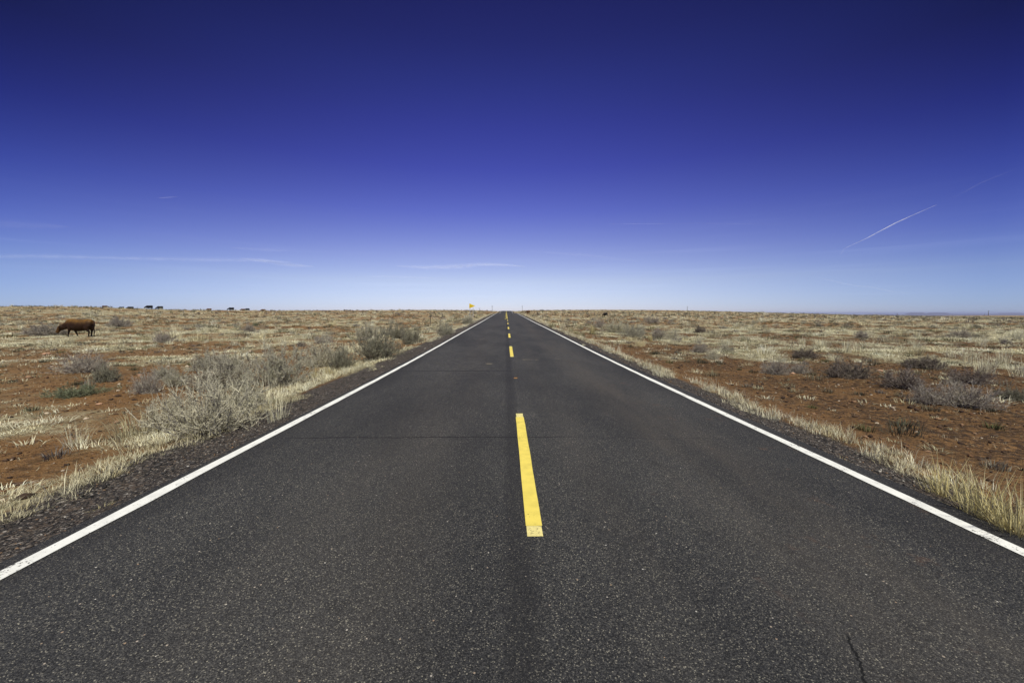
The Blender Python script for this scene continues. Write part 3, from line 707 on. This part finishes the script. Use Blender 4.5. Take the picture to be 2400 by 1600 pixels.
for i, (px, py, w, h) in enumerate([(2268, 852, 44, 48), (2306, 874, 60, 60), (2350, 850, 40, 42), (2396, 884, 64, 70), (2232, 838, 36, 36), (2150, 792, 24, 24), (2300, 812, 30, 30), (1985, 826, 28, 36), (2012, 826, 30, 34), (1925, 818, 28, 30), (1880, 808, 22, 22)]):
    grass_clump(px, py, w, h, 'tall pale bunch grass standing on the far right plain', 60 + 37 * (i * 7 % 4), (.05, .25 + .12 * (i * 3 % 5)), STRAW * 1.05, seed=i * 31, name='bunch_grass', group='tall bunch grasses on the right plain')

# pale stones lying on the soil
def rock_mesh(seed):
    bm = bmesh.new(); bmesh.ops.create_icosphere(bm, subdivisions=2, radius=1); r = random.Random(seed)
    ph = [r.uniform(0, 6) for _ in range(6)]
    for v in bm.verts:
        c = v.co; k = 1 + .22 * math.sin(c.x * 3 + ph[0]) * math.sin(c.y * 2.5 + ph[1]) + .15 * math.sin(c.z * 4 + ph[2]) + .1 * math.sin(c.x * 6 + ph[3])
        v.co = Vector((c.x * k * 1.3, c.y * k, c.z * k * .62))
    me = bpy.data.meshes.new('stone'); bm.to_mesh(me); bm.free(); return me
rocks = [rock_mesh(s) for s in range(4)]
pale_stone = plain('pale_sandstone', (.52, .42, .31), .3, 18); pink_stone = plain('pink_sandstone', (.45, .27, .17), .3, 18)
for i, (px, py, w) in enumerate([(280, 901, 8), (277, 916, 8), (232, 948, 11), (394, 859, 7), (439, 859, 9), (329, 880, 10), (34, 992, 10), (110, 969, 9), (202, 982, 10), (714, 830, 5), (108, 831, 14), (708, 837, 5),
                                 (740, 790, 4), (885, 778, 4), (2093, 956, 7), (2055, 992, 8), (2149, 1013, 7), (1966, 940, 5), (2062, 870, 12), (1537, 797, 5), (1858, 876, 10), (1603, 803, 4), (1690, 845, 6)]):
    p = at(px, py); o = bpy.data.objects.new('stone', rocks[i % 4]); COL.objects.link(o); me = rocks[i % 4]
    if len(me.materials) == 0: me.materials.append(pale_stone)
    o.material_slots[0].link = 'OBJECT'; o.material_slots[0].material = pink_stone if i in (2, 5, 10, 18, 20) else pale_stone
    s = w * p.y / FPX * .42; o.location = p + Vector((0, 0, s * .25)); o.scale = (s, s, s); o.rotation_euler.z = i * 1.7
    if px < CX: tag(o, 'small pale stone lying on the red soil left of the road', 'stone', 'pale stones left of the road')
    else: tag(o, 'small pale stone lying on the soil right of the road', 'stone', 'pale stones right of the road')

# ------------------------------------------------------------------ cattle
def tube(bm, rings, seg=14):
    """rings: (centre, axis u, axis v) ellipses"""
    prev = None; first = None
    for c, u, v in rings:
        cur = [bm.verts.new(c + u * math.cos(2 * math.pi * k / seg) + v * math.sin(2 * math.pi * k / seg)) for k in range(seg)]
        if prev:
            for k in range(seg): bm.faces.new((prev[k], prev[(k + 1) % seg], cur[(k + 1) % seg], cur[k]))
        else: first = cur
        prev = cur
    bm.faces.new(list(reversed(first))); bm.faces.new(prev)
def limb(bm, pts, seg=10):
    P = [Vector(p[:3]) for p in pts]; rings = []
    for i, p in enumerate(P):
        d = (P[min(i + 1, len(P) - 1)] - P[max(i - 1, 0)]).normalized()
        u = d.cross(Vector((0, 1, 0)));  u = Vector((1, 0, 0)) if u.length < .1 else u.normalized(); v = d.cross(u).normalized()
        w = pts[i][3]; w2 = pts[i][4] if len(pts[i]) > 4 else w
        rings.append((p, u * w, v * w2))
    tube(bm, rings, seg)
def cow_mesh():
    bm = bmesh.new()
    trunk = [(-1.00, 1.08, .10, .10), (-.96, 1.02, .24, .19), (-.84, .98, .32, .255), (-.62, .955, .345, .285), (-.30, .92, .355, .315), (0, .90, .365, .325), (.28, .91, .37, .30), (.50, .95, .355, .245), (.66, .965, .31, .19), (.80, .93, .25, .145),
             (.95, .87, .205, .115), (1.10, .795, .175, .10), (1.22, .72, .155, .10)]
    tube(bm, [(Vector((x, 0, z - .035)), Vector((.22 * hh * (1 if x > .6 else 0), 0, hh * 1.13)), Vector((0, w, 0))) for x, z, hh, w in trunk], 18)
    limb(bm, [(1.08, 0, .82, .16, .13), (1.22, 0, .745, .185, .15), (1.33, 0, .655, .165, .14), (1.43, 0, .53, .125, .105), (1.50, 0, .42, .115, .105), (1.53, 0, .345, .07, .07)], 12)
    for s in (-1, 1):
        limb(bm, [(1.20, s * .08, .76, .05, .03), (1.19, s * .17, .755, .065, .025), (1.17, s * .27, .735, .02, .012)], 8)
        fx = .62 if s > 0 else .34
        limb(bm, [(.50, s * .16, .86, .17, .10), (.50, s * .17, .66, .115, .085), (.5 + (fx - .5) * .5, s * .17, .42, .062, .058), (fx - .02, s * .17, .22, .043), (fx, s * .17, .10, .045), (fx + .03, s * .17, .04, .062), (fx + .04, s * .17, 0, .066)])
        hx = -.80 if s > 0 else -.66
        limb(bm, [(-.74, s * .16, .92, .24, .12), (-.66, s * .19, .70, .19, .11), (-.72, s * .18, .55, .105, .075), (hx - .04, s * .17, .42, .065, .05), (hx, s * .17, .22, .045), (hx + .02, s * .17, .09, .046), (hx + .05, s * .17, .04, .06), (hx + .06, s * .17, 0, .064)])
    limb(bm, [(-.98, 0, 1.14, .04), (-1.06, .01, 1.02, .032), (-1.08, .02, .80, .025), (-1.07, .03, .58, .022), (-1.07, .03, .48, .045), (-1.06, .03, .36, .035), (-1.06, .03, .26, .015)], 8)
    limb(bm, [(.62, 0, .72, .12, .05), (.80, 0, .68, .07, .03), (.95, 0, .68, .04, .02)], 8)       # dewlap
    me = bpy.data.meshes.new('cow'); bm.normal_update(); bm.to_mesh(me); bm.free()
    o = bpy.data.objects.new('cow_tmp', me); COL.objects.link(o)
    m = o.modifiers.new('r', 'REMESH'); m.mode = 'VOXEL'; m.voxel_size = .022
    m2 = o.modifiers.new('s', 'SMOOTH'); m2.iterations = 5; m2.factor = .5
    dg = bpy.context.evaluated_depsgraph_get(); out = bpy.data.meshes.new_from_object(o.evaluated_get(dg))
    out.name = 'cow'; bpy.data.objects.remove(o); bpy.data.meshes.remove(me)
    out.polygons.foreach_set('use_smooth', np.ones(len(out.polygons), bool)); out.materials.clear(); return out
COW = cow_mesh()
def shaded_coat(name, back, flank, legs, face):
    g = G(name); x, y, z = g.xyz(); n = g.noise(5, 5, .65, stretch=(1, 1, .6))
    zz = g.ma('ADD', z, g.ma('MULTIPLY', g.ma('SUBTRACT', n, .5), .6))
    c = g.mix(g.ss(zz, .92, 1.48), flank, back); c = g.mix(g.ss(zz, .62, .40), c, legs)  # sunlit back and shaded flank painted into the hide, over darker leg hair
    c = g.mix(g.ss(x, 1.22, 1.36), c, face)  # face painted paler too, as if lit
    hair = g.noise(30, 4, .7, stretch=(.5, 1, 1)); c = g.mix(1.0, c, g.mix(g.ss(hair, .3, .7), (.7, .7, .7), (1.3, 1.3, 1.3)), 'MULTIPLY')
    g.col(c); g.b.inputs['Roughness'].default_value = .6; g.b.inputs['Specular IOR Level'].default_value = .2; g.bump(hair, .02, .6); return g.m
BROWN = shaded_coat('brown_hide_painted_light', (.20, .098, .020), (.026, .011, .004), (.010, .005, .003), (.10, .05, .015))
BLACK = plain('black_hide', (.007, .0065, .0065), .3, 8, .6); RUST = plain('rust_hide', (.085, .032, .010), .3, 8, .7)
def cow(px, Y, heading, mat, label, foot=None, scale=1.0, group='cattle along the left skyline'):
    X = float(ray(px, 725)[0]) * Y; o = link('cow', COW, mat)
    o.location = (X, Y, gz(X, Y) - .02); o.rotation_euler.z = heading; o.scale = (scale,) * 3; tag(o, label, 'cow', group); return o
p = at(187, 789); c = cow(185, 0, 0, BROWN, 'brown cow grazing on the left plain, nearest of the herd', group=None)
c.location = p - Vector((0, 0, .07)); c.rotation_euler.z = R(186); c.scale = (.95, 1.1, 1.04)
hd = [184, 196, 176, 188, 170, 200, 182, 186, 250, 210, 95]
FAR = [(247, 142, 70, RUST, 'rust brown cow half hidden by the skyline, leftmost of the far herd', .8), (285, 166, 184, BLACK, 'black cow on the skyline, left of a close pair of small ones', .95), (306, 162, 196, BLACK, 'black cow on the skyline, right one of the pair left of the two big cows', 1.0),
       (350, 139, 182, BLACK, 'largest black cow grazing on the left skyline', 1.12), (375, 142, 178, BLACK, 'black cow just right of the largest black one', 1.05), (490, 178, 186, RUST, 'dark rust cow alone on the skyline between two black groups', .95), (542, 165, 182, BLACK, 'black cow on the skyline left of a rust and black pair', 1.08),
       (570, 196, 215, RUST, 'small rust cow beside a black one seen end on', 1.0), (580, 186, 255, BLACK, 'black cow seen end on beside a small rust one', 1.0), (617, 215, 230, RUST, 'small rust cow right of all the black ones on the left', 1.0), (808, 262, 85, BLACK, 'black cow seen end on, alone on the skyline left of the sign', 1.0)]
for px, Y, hdg, mat, lab, s in FAR: cow(px, Y + 15, R(hdg), mat, lab, scale=s * 1.1)
cow(1419, 128, R(218), BLACK, 'black cow grazing on the plain right of the road', group=None)
cow(1238, 190, R(205), RUST, 'rust brown cow grazing close to the far right edge of the road', group=None)

# ------------------------------------------------------------------ sign, posts, poles
def box(bm, c, s, rot=None):
    r = bmesh.ops.create_cube(bm, size=1)
    for v in r['verts']: v.co = Vector((v.co.x * s[0], v.co.y * s[1], v.co.z * s[2])) + Vector(c)
def bm_obj(name, bm, mat, parent=None):
    me = bpy.data.meshes.new(name); bm.normal_update(); bm.to_mesh(me); bm.free(); return link(name, me, mat, parent)
def cyl(name, p0, r0, r1, h, mat, parent=None, seg=10):
    bm = bmesh.new(); bmesh.ops.create_cone(bm, cap_ends=True, segments=seg, radius1=r0, radius2=r1, depth=h)
    for v in bm.verts: v.co += Vector(p0) + Vector((0, 0, h / 2))
    return bm_obj(name, bm, mat, parent)
def text_mesh(body, size, name, mat, parent, loc):
    cu = bpy.data.curves.new('t', 'FONT'); cu.body = body; cu.size = size; cu.align_x = 'CENTER'; cu.align_y = 'CENTER'; cu.extrude = .001
    o = bpy.data.objects.new('t', cu); COL.objects.link(o); dg = bpy.context.evaluated_depsgraph_get()
    me = bpy.data.meshes.new_from_object(o.evaluated_get(dg)); bpy.data.objects.remove(o); bpy.data.curves.remove(cu)
    me.materials.clear(); q = link(name, me, mat, parent); q.location = loc; q.rotation_euler = (R(90), 0, 0); return q
sign_yellow = plain('yellow_sign_sheet', (.88, .63, .012), .08, 3, .45, .3); steel = plain('galvanised_steel', (.40, .41, .43), .15, 15, .5, .4); ink = plain('black_sign_ink', (.02, .02, .02), .1)
SY = 82.0; SX = float(ray(1101.3, 740)[0]) * SY; sz = gz(SX + .4, SY)
sg = bpy.data.objects.new('road_sign', None); COL.objects.link(sg); sg.location = (SX, SY, sz); sg.empty_display_size = .3
tag(sg, 'yellow pennant shaped no passing sign on two grey posts left of the road', 'sign')
ztop = EYE + ray(1102, 711.0)[1] * SY - sz; zbot = EYE + ray(1102, 722.6)[1] * SY - sz; zm = (ztop + zbot) / 2
bm = bmesh.new(); tri = [(-.10, zbot), (-.10, ztop), (1.10, zm)]
f = [bm.verts.new((x, -.045, z)) for x, z in tri]; b = [bm.verts.new((x, -.035, z)) for x, z in tri]
bm.faces.new(list(reversed(f))); bm.faces.new(b)
for k in range(3): bm.faces.new((f[k], f[(k + 1) % 3], b[(k + 1) % 3], b[k]))
bmesh.ops.recalc_face_normals(bm, faces=bm.faces)
panel = bm_obj('sign_panel', bm, sign_yellow, sg)
h = ztop - zbot
for body, dz, x in (('NO', .24, .07), ('PASSING', 0, .32), ('ZONE', -.24, .14)): text_mesh(body, h * .20, 'lettering', ink, panel, (x, -.0475, zm + dz * h))
def border_strip(p, q):
    bm = bmesh.new(); P = Vector((p[0], 0, p[1])); Q = Vector((q[0], 0, q[1])); d = (Q - P).normalized(); n = Vector((-d.z, 0, d.x)) * .008
    vs = [bm.verts.new((v.x, -.047, v.z)) for v in (P - n, Q - n, Q + n, P + n)]; bm.faces.new(vs); return bm
ce = (tri[0][0] * .36 + tri[1][0] * .36 + tri[2][0] * .28, zm); ins = [(x + (ce[0] - x) * .09, z + (ce[1] - z) * .09) for x, z in tri]
for k in range(3): bm_obj('border', border_strip(ins[k], ins[(k + 1) % 3]), ink, panel)
for x in (0.02, .66):
    zt = ztop - .06 if x < .1 else zm + .12
    bm = bmesh.new(); box(bm, (x, 0, zt / 2 - .1), (.075, .065, zt + .2)); bm_obj('post', bm, steel, sg)
wood = plain('weathered_wood', (.10, .085, .055), .35, 6, .9); rusty = plain('rusty_steel', (.06, .05, .042), .3, 10, .8)
def fence_post(px, py_base, py_top, Y, mat, label, tilt, w):
    tx, tz = (float(v) for v in ray(px, py_top)); X = tx * Y; z = gz(X, Y); top = EYE + tz * Y; e = bpy.data.objects.new('fence_post', None); COL.objects.link(e); e.location = (X, Y, z); e.rotation_euler = (0, R(tilt), 0)
    h = top - z; bm = bmesh.new(); bmesh.ops.create_cone(bm, cap_ends=True, segments=9, radius1=w, radius2=w * .8, depth=h + .3)
    for v in bm.verts: v.co += Vector((.012 * math.sin(v.co.z * 5), 0, h / 2 - .15))
    bm_obj('shaft', bm, mat, e); bm = bmesh.new(); bmesh.ops.create_cone(bm, cap_ends=True, segments=9, radius1=w * .82, radius2=w * .5, depth=.04)
    for v in bm.verts: v.co += Vector((0, 0, h + .0205))
    bm_obj('cap', bm, mat, e); tag(e, label, 'post'); return e
fence_post(1008, 761.5, 736.6, 50, wood, 'dark wooden fence post in pale grass left of the road', 2.0, .055)
fence_post(1259.5, 745, 733, 110, rusty, 'thin dark post standing by the right verge near the crest', 0, .055)
def pole(px, top_py, Y, label, arms=1, rad=.26):
    tx, tz = (float(v) for v in ray(px, top_py)); X = tx * Y; z = gz(X, Y); top = EYE + tz * Y; h = max(5, top - z)
    e = bpy.data.objects.new('power_pole', None); COL.objects.link(e); e.location = (X, Y, z); tag(e, label, 'pole')
    cyl('pole', (0, 0, -.5), rad * 1.15, rad * .8, h + .5, wood, e, 10)
    for k in range(arms):
        bm = bmesh.new(); box(bm, (0, -.2, h - .45 - k * 1.4), (2.4 - .4 * k, .14, .16)); ar = bm_obj('crossarm', bm, wood, e)
        for x in (-1.0, 0, 1.0): cyl('insulator', (x * (1 - .16 * k), -.2, h - .37 - k * 1.4), .06, .05, .22, steel, ar, 8)
    return e
pole(1153.5, 716.2, 640, 'power pole on the skyline just left of the road crest', 2); pole(1224, 716.0, 700, 'power pole on the skyline just right of the road crest', 2)
pole(1611, 717.6, 620, 'lone power pole on the skyline above the right plain', 1); pole(2317, 727.8, 560, 'tall power pole before the distant mesas at the far right', 1)
pole(2307, 736.0, 900, 'small farther pole just left of the tall one before the mesas', 1); pole(2103, 736.2, 800, 'short pole on the skyline left of the pointed distant butte', 1); pole(1124, 724.0, 420, 'short pole on the skyline just right of the yellow sign', 1, .12)

# ------------------------------------------------------------------ distant mesas
def mesas():
    prof = [(2030, 741), (2042, 739), (2052, 736.6), (2056, 735.7), (2075, 735.7), (2081, 737.2), (2091, 737.6), (2096, 735.9), (2099, 736.2), (2104, 737.6), (2118, 738.3), (2132, 737.2), (2150, 735.7), (2157, 732.4), (2161, 732.3), (2165, 735), (2170, 734.2), (2175, 735.5),
            (2190, 735.9), (2200, 735), (2205, 732.5), (2215, 732.5), (2219, 735), (2248, 736.3), (2265, 735.5), (2300, 735.2), (2340, 735.5), (2364, 736), (2374, 734), (2383, 733), (2392, 733.9), (2400, 735.2), (2425, 734.4), (2520, 735.5), (2700, 738)]
    Y0 = 26000.0; px = np.linspace(2030, 2700, 500); py = np.interp(px, [p[0] for p in prof], [p[1] for p in prof]); py = py + .25 * (fbm(px / 9, px * 0, 3, 3) - .5)
    tx, tz = ray(px, py); zt = EYE + tz * Y0; X = tx * Y0; rows = []
    for dy, k in ((-2200, 0), (-1100, .33), (-500, .62), (-260, .74), (-120, .985), (0, 1.0), (700, .97), (1200, .4), (2500, 0)):
        rows.append(np.stack([X * (1 + 0 * dy), Y0 + dy + 160 * (fbm(px / 14, px * 0 + k * 9, 8, 3) - .5), -205 + (zt + 205) * k], -1))
    V = np.stack(rows, 0); n, m = V.shape[:2]; i = np.arange(n * m).reshape(n, m); q = np.stack([i[:-1, :-1], i[:-1, 1:], i[1:, 1:], i[1:, :-1]], -1).reshape(-1, 4)
    g = G('mesa_rock'); g.col(g.mix(g.ss(g.noise(.004, 4), .35, .65), (.075, .06, .07), (.11, .085, .09)))
    tag(link('hills', np_mesh('hills', V.reshape(-1, 3), [q]), g.m), kind='structure')
mesas()

# ------------------------------------------------------------------ contrails
def contrail(pts, label, dens, alt=5200, name='contrail', cat='contrail', exp=1.2):
    """pts: (px, py, width px); a tube of thin ice cloud flying level at altitude alt"""
    bm = bmesh.new(); rings = []; P = []
    for px, py, w in pts:
        tx, tz = (float(v) for v in ray(px, py)); d = Vector((tx, 1, tz)); k = alt / d.z; P.append((d * k + Vector((0, 0, EYE)), w * k / FPX * .5))
    for i, (p, r) in enumerate(P):
        d = (P[min(i + 1, len(P) - 1)][0] - P[max(i - 1, 0)][0]).normalized(); v = Vector((0, 0, 1)); u = d.cross(v).normalized(); v = u.cross(d)
        rings.append((p, u * r, v * r))
    tube(bm, rings, 10); bmesh.ops.recalc_face_normals(bm, faces=bm.faces)
    g = G('ice_cloud'); N = g.N
    n = N.new('ShaderNodeNewGeometry'); sx = g.xyz(n.outputs['Normal'])
    soft = g.ma('POWER', g.ma('SUBTRACT', 1, g.ma('ABSOLUTE', sx[2]), clamp=True), exp)
    body = g.ss(g.noise(.0011, 4, .6), .25, .75, .25, 1.0)
    fac = g.ma('MULTIPLY', g.ma('MULTIPLY', soft, body), dens * .9, clamp=True)
    df = N.new('ShaderNodeBsdfDiffuse'); df.inputs[0].default_value = (.9, .91, .93, 1)      # ice crystals scatter sunlight every way alike
    cv = N.new('ShaderNodeCombineXYZ'); g.L.new(cv.outputs[0], df.inputs['Normal'])
    for k in range(3): cv.inputs[k].default_value = sd[k]
    tl = N.new('ShaderNodeBsdfTranslucent'); tl.inputs[0].default_value = (.9, .91, .93, 1); g.L.new(cv.outputs[0], tl.inputs['Normal'])
    ad = N.new('ShaderNodeAddShader'); g.L.new(df.outputs[0], ad.inputs[0]); g.L.new(tl.outputs[0], ad.inputs[1])
    tr = N.new('ShaderNodeBsdfTransparent'); mx = N.new('ShaderNodeMixShader'); g.L.new(fac, mx.inputs[0]); g.L.new(tr.outputs[0], mx.inputs[1]); g.L.new(ad.outputs[0], mx.inputs[2])
    g.L.new(mx.outputs[0], N['Material Output'].inputs[0])
    o = bm_obj(name, bm, g.m); o.data.polygons.foreach_set('use_smooth', np.ones(len(o.data.polygons), bool)); tag(o, label, cat); return o
contrail([(1971, 596, .4), (1978, 583, .6), (1997, 574, .8), (2030, 559, 1.4), (2060, 543, 3.0), (2100, 522, 2.8), (2140, 504, 2.2), (2170, 491, 1.2), (2195, 480, .5)], 'brightest thin contrail slanting up in the right sky', .46)
contrail([(2225, 468, .6), (2260, 450, 2.5), (2300, 428, 3.2), (2340, 412, 2.4), (2380, 396, .6)], 'faint short contrail high at the right end of the brightest one', .045)
contrail([(1915, 650, .5), (1945, 656, 1.4), (1975, 664, 1.6), (2010, 670, 1.4), (2045, 673, 1.4), (2090, 683, 1.2), (2125, 686, .4)], 'faint contrail dipping right near the horizon under the brightest one', .18)
contrail([(372, 464.5, .5), (390, 463, 1.4), (405, 462, .9), (416, 460.5, .3)], 'tiny short contrail alone in the left sky', .2)
contrail([(1425, 525.5, .5), (1460, 525, 1.4), (1510, 524.5, 1.2), (1580, 524.5, .8), (1630, 523, 1.6), (1690, 524, .8), (1860, 526, .3)], 'long level contrail right of the road', .09)
def wisp(pts, label, dens): contrail([(x, y + .5, w * 1.5) for x, y, w in pts], label, dens * .62, 7000, 'cirrus_wisp', 'cloud', 2.4)
wisp([(560, 605, 1), (610, 609, 8), (660, 617, 10), (700, 622, 8), (735, 624, 2)], 'brightest cirrus wisp low in the left sky', .26)
wisp([(-60, 601, 6), (120, 600, 11), (300, 605, 9), (480, 608, 11), (600, 610, 8), (680, 613, 2)], 'long thin cirrus band running to the left border', .13)
wisp([(930, 623, 1), (1000, 626, 9), (1070, 624, 12), (1130, 619, 9), (1180, 620, 7), (1230, 624, 1)], 'cirrus wisp just above the yellow sign', .3)
wisp([(540, 580, 1), (590, 583, 8), (640, 586, 9), (680, 587, 1)], 'small faint cirrus patch above the brightest wisp', .07)
wisp([(-80, 522, 14), (40, 526, 22), (110, 529, 16), (160, 531, 2)], 'faint cirrus patch at the left border higher up', .04)
wisp([(830, 648, 1), (900, 647, 6), (980, 650, 6), (1050, 651, 1)], 'thin cirrus streak lowest in the sky left of the road', .08)
wisp([(1220, 586, 1), (1300, 592, 6), (1380, 598, 7), (1440, 606, 7), (1500, 611, 1)], 'thin cirrus streak right of the road', .06)

# ------------------------------------------------------------------ haze
def haze():
    bm = bmesh.new(); box(bm, (0, 0, -79.5), (94000, 94000, 249))
    m = bpy.data.materials.new('air'); m.use_nodes = True; nt = m.node_tree; nt.nodes.remove(nt.nodes['Principled BSDF'])
    pv = nt.nodes.new('ShaderNodeVolumePrincipled'); pv.inputs['Color'].default_value = (.64, .70, 1.0, 1); pv.inputs['Density'].default_value = 3.0e-5; pv.inputs['Anisotropy'].default_value = .0
    nt.links.new(pv.outputs[0], nt.nodes['Material Output'].inputs['Volume'])
    tag(bm_obj('haze', bm, m), kind='stuff')
haze()
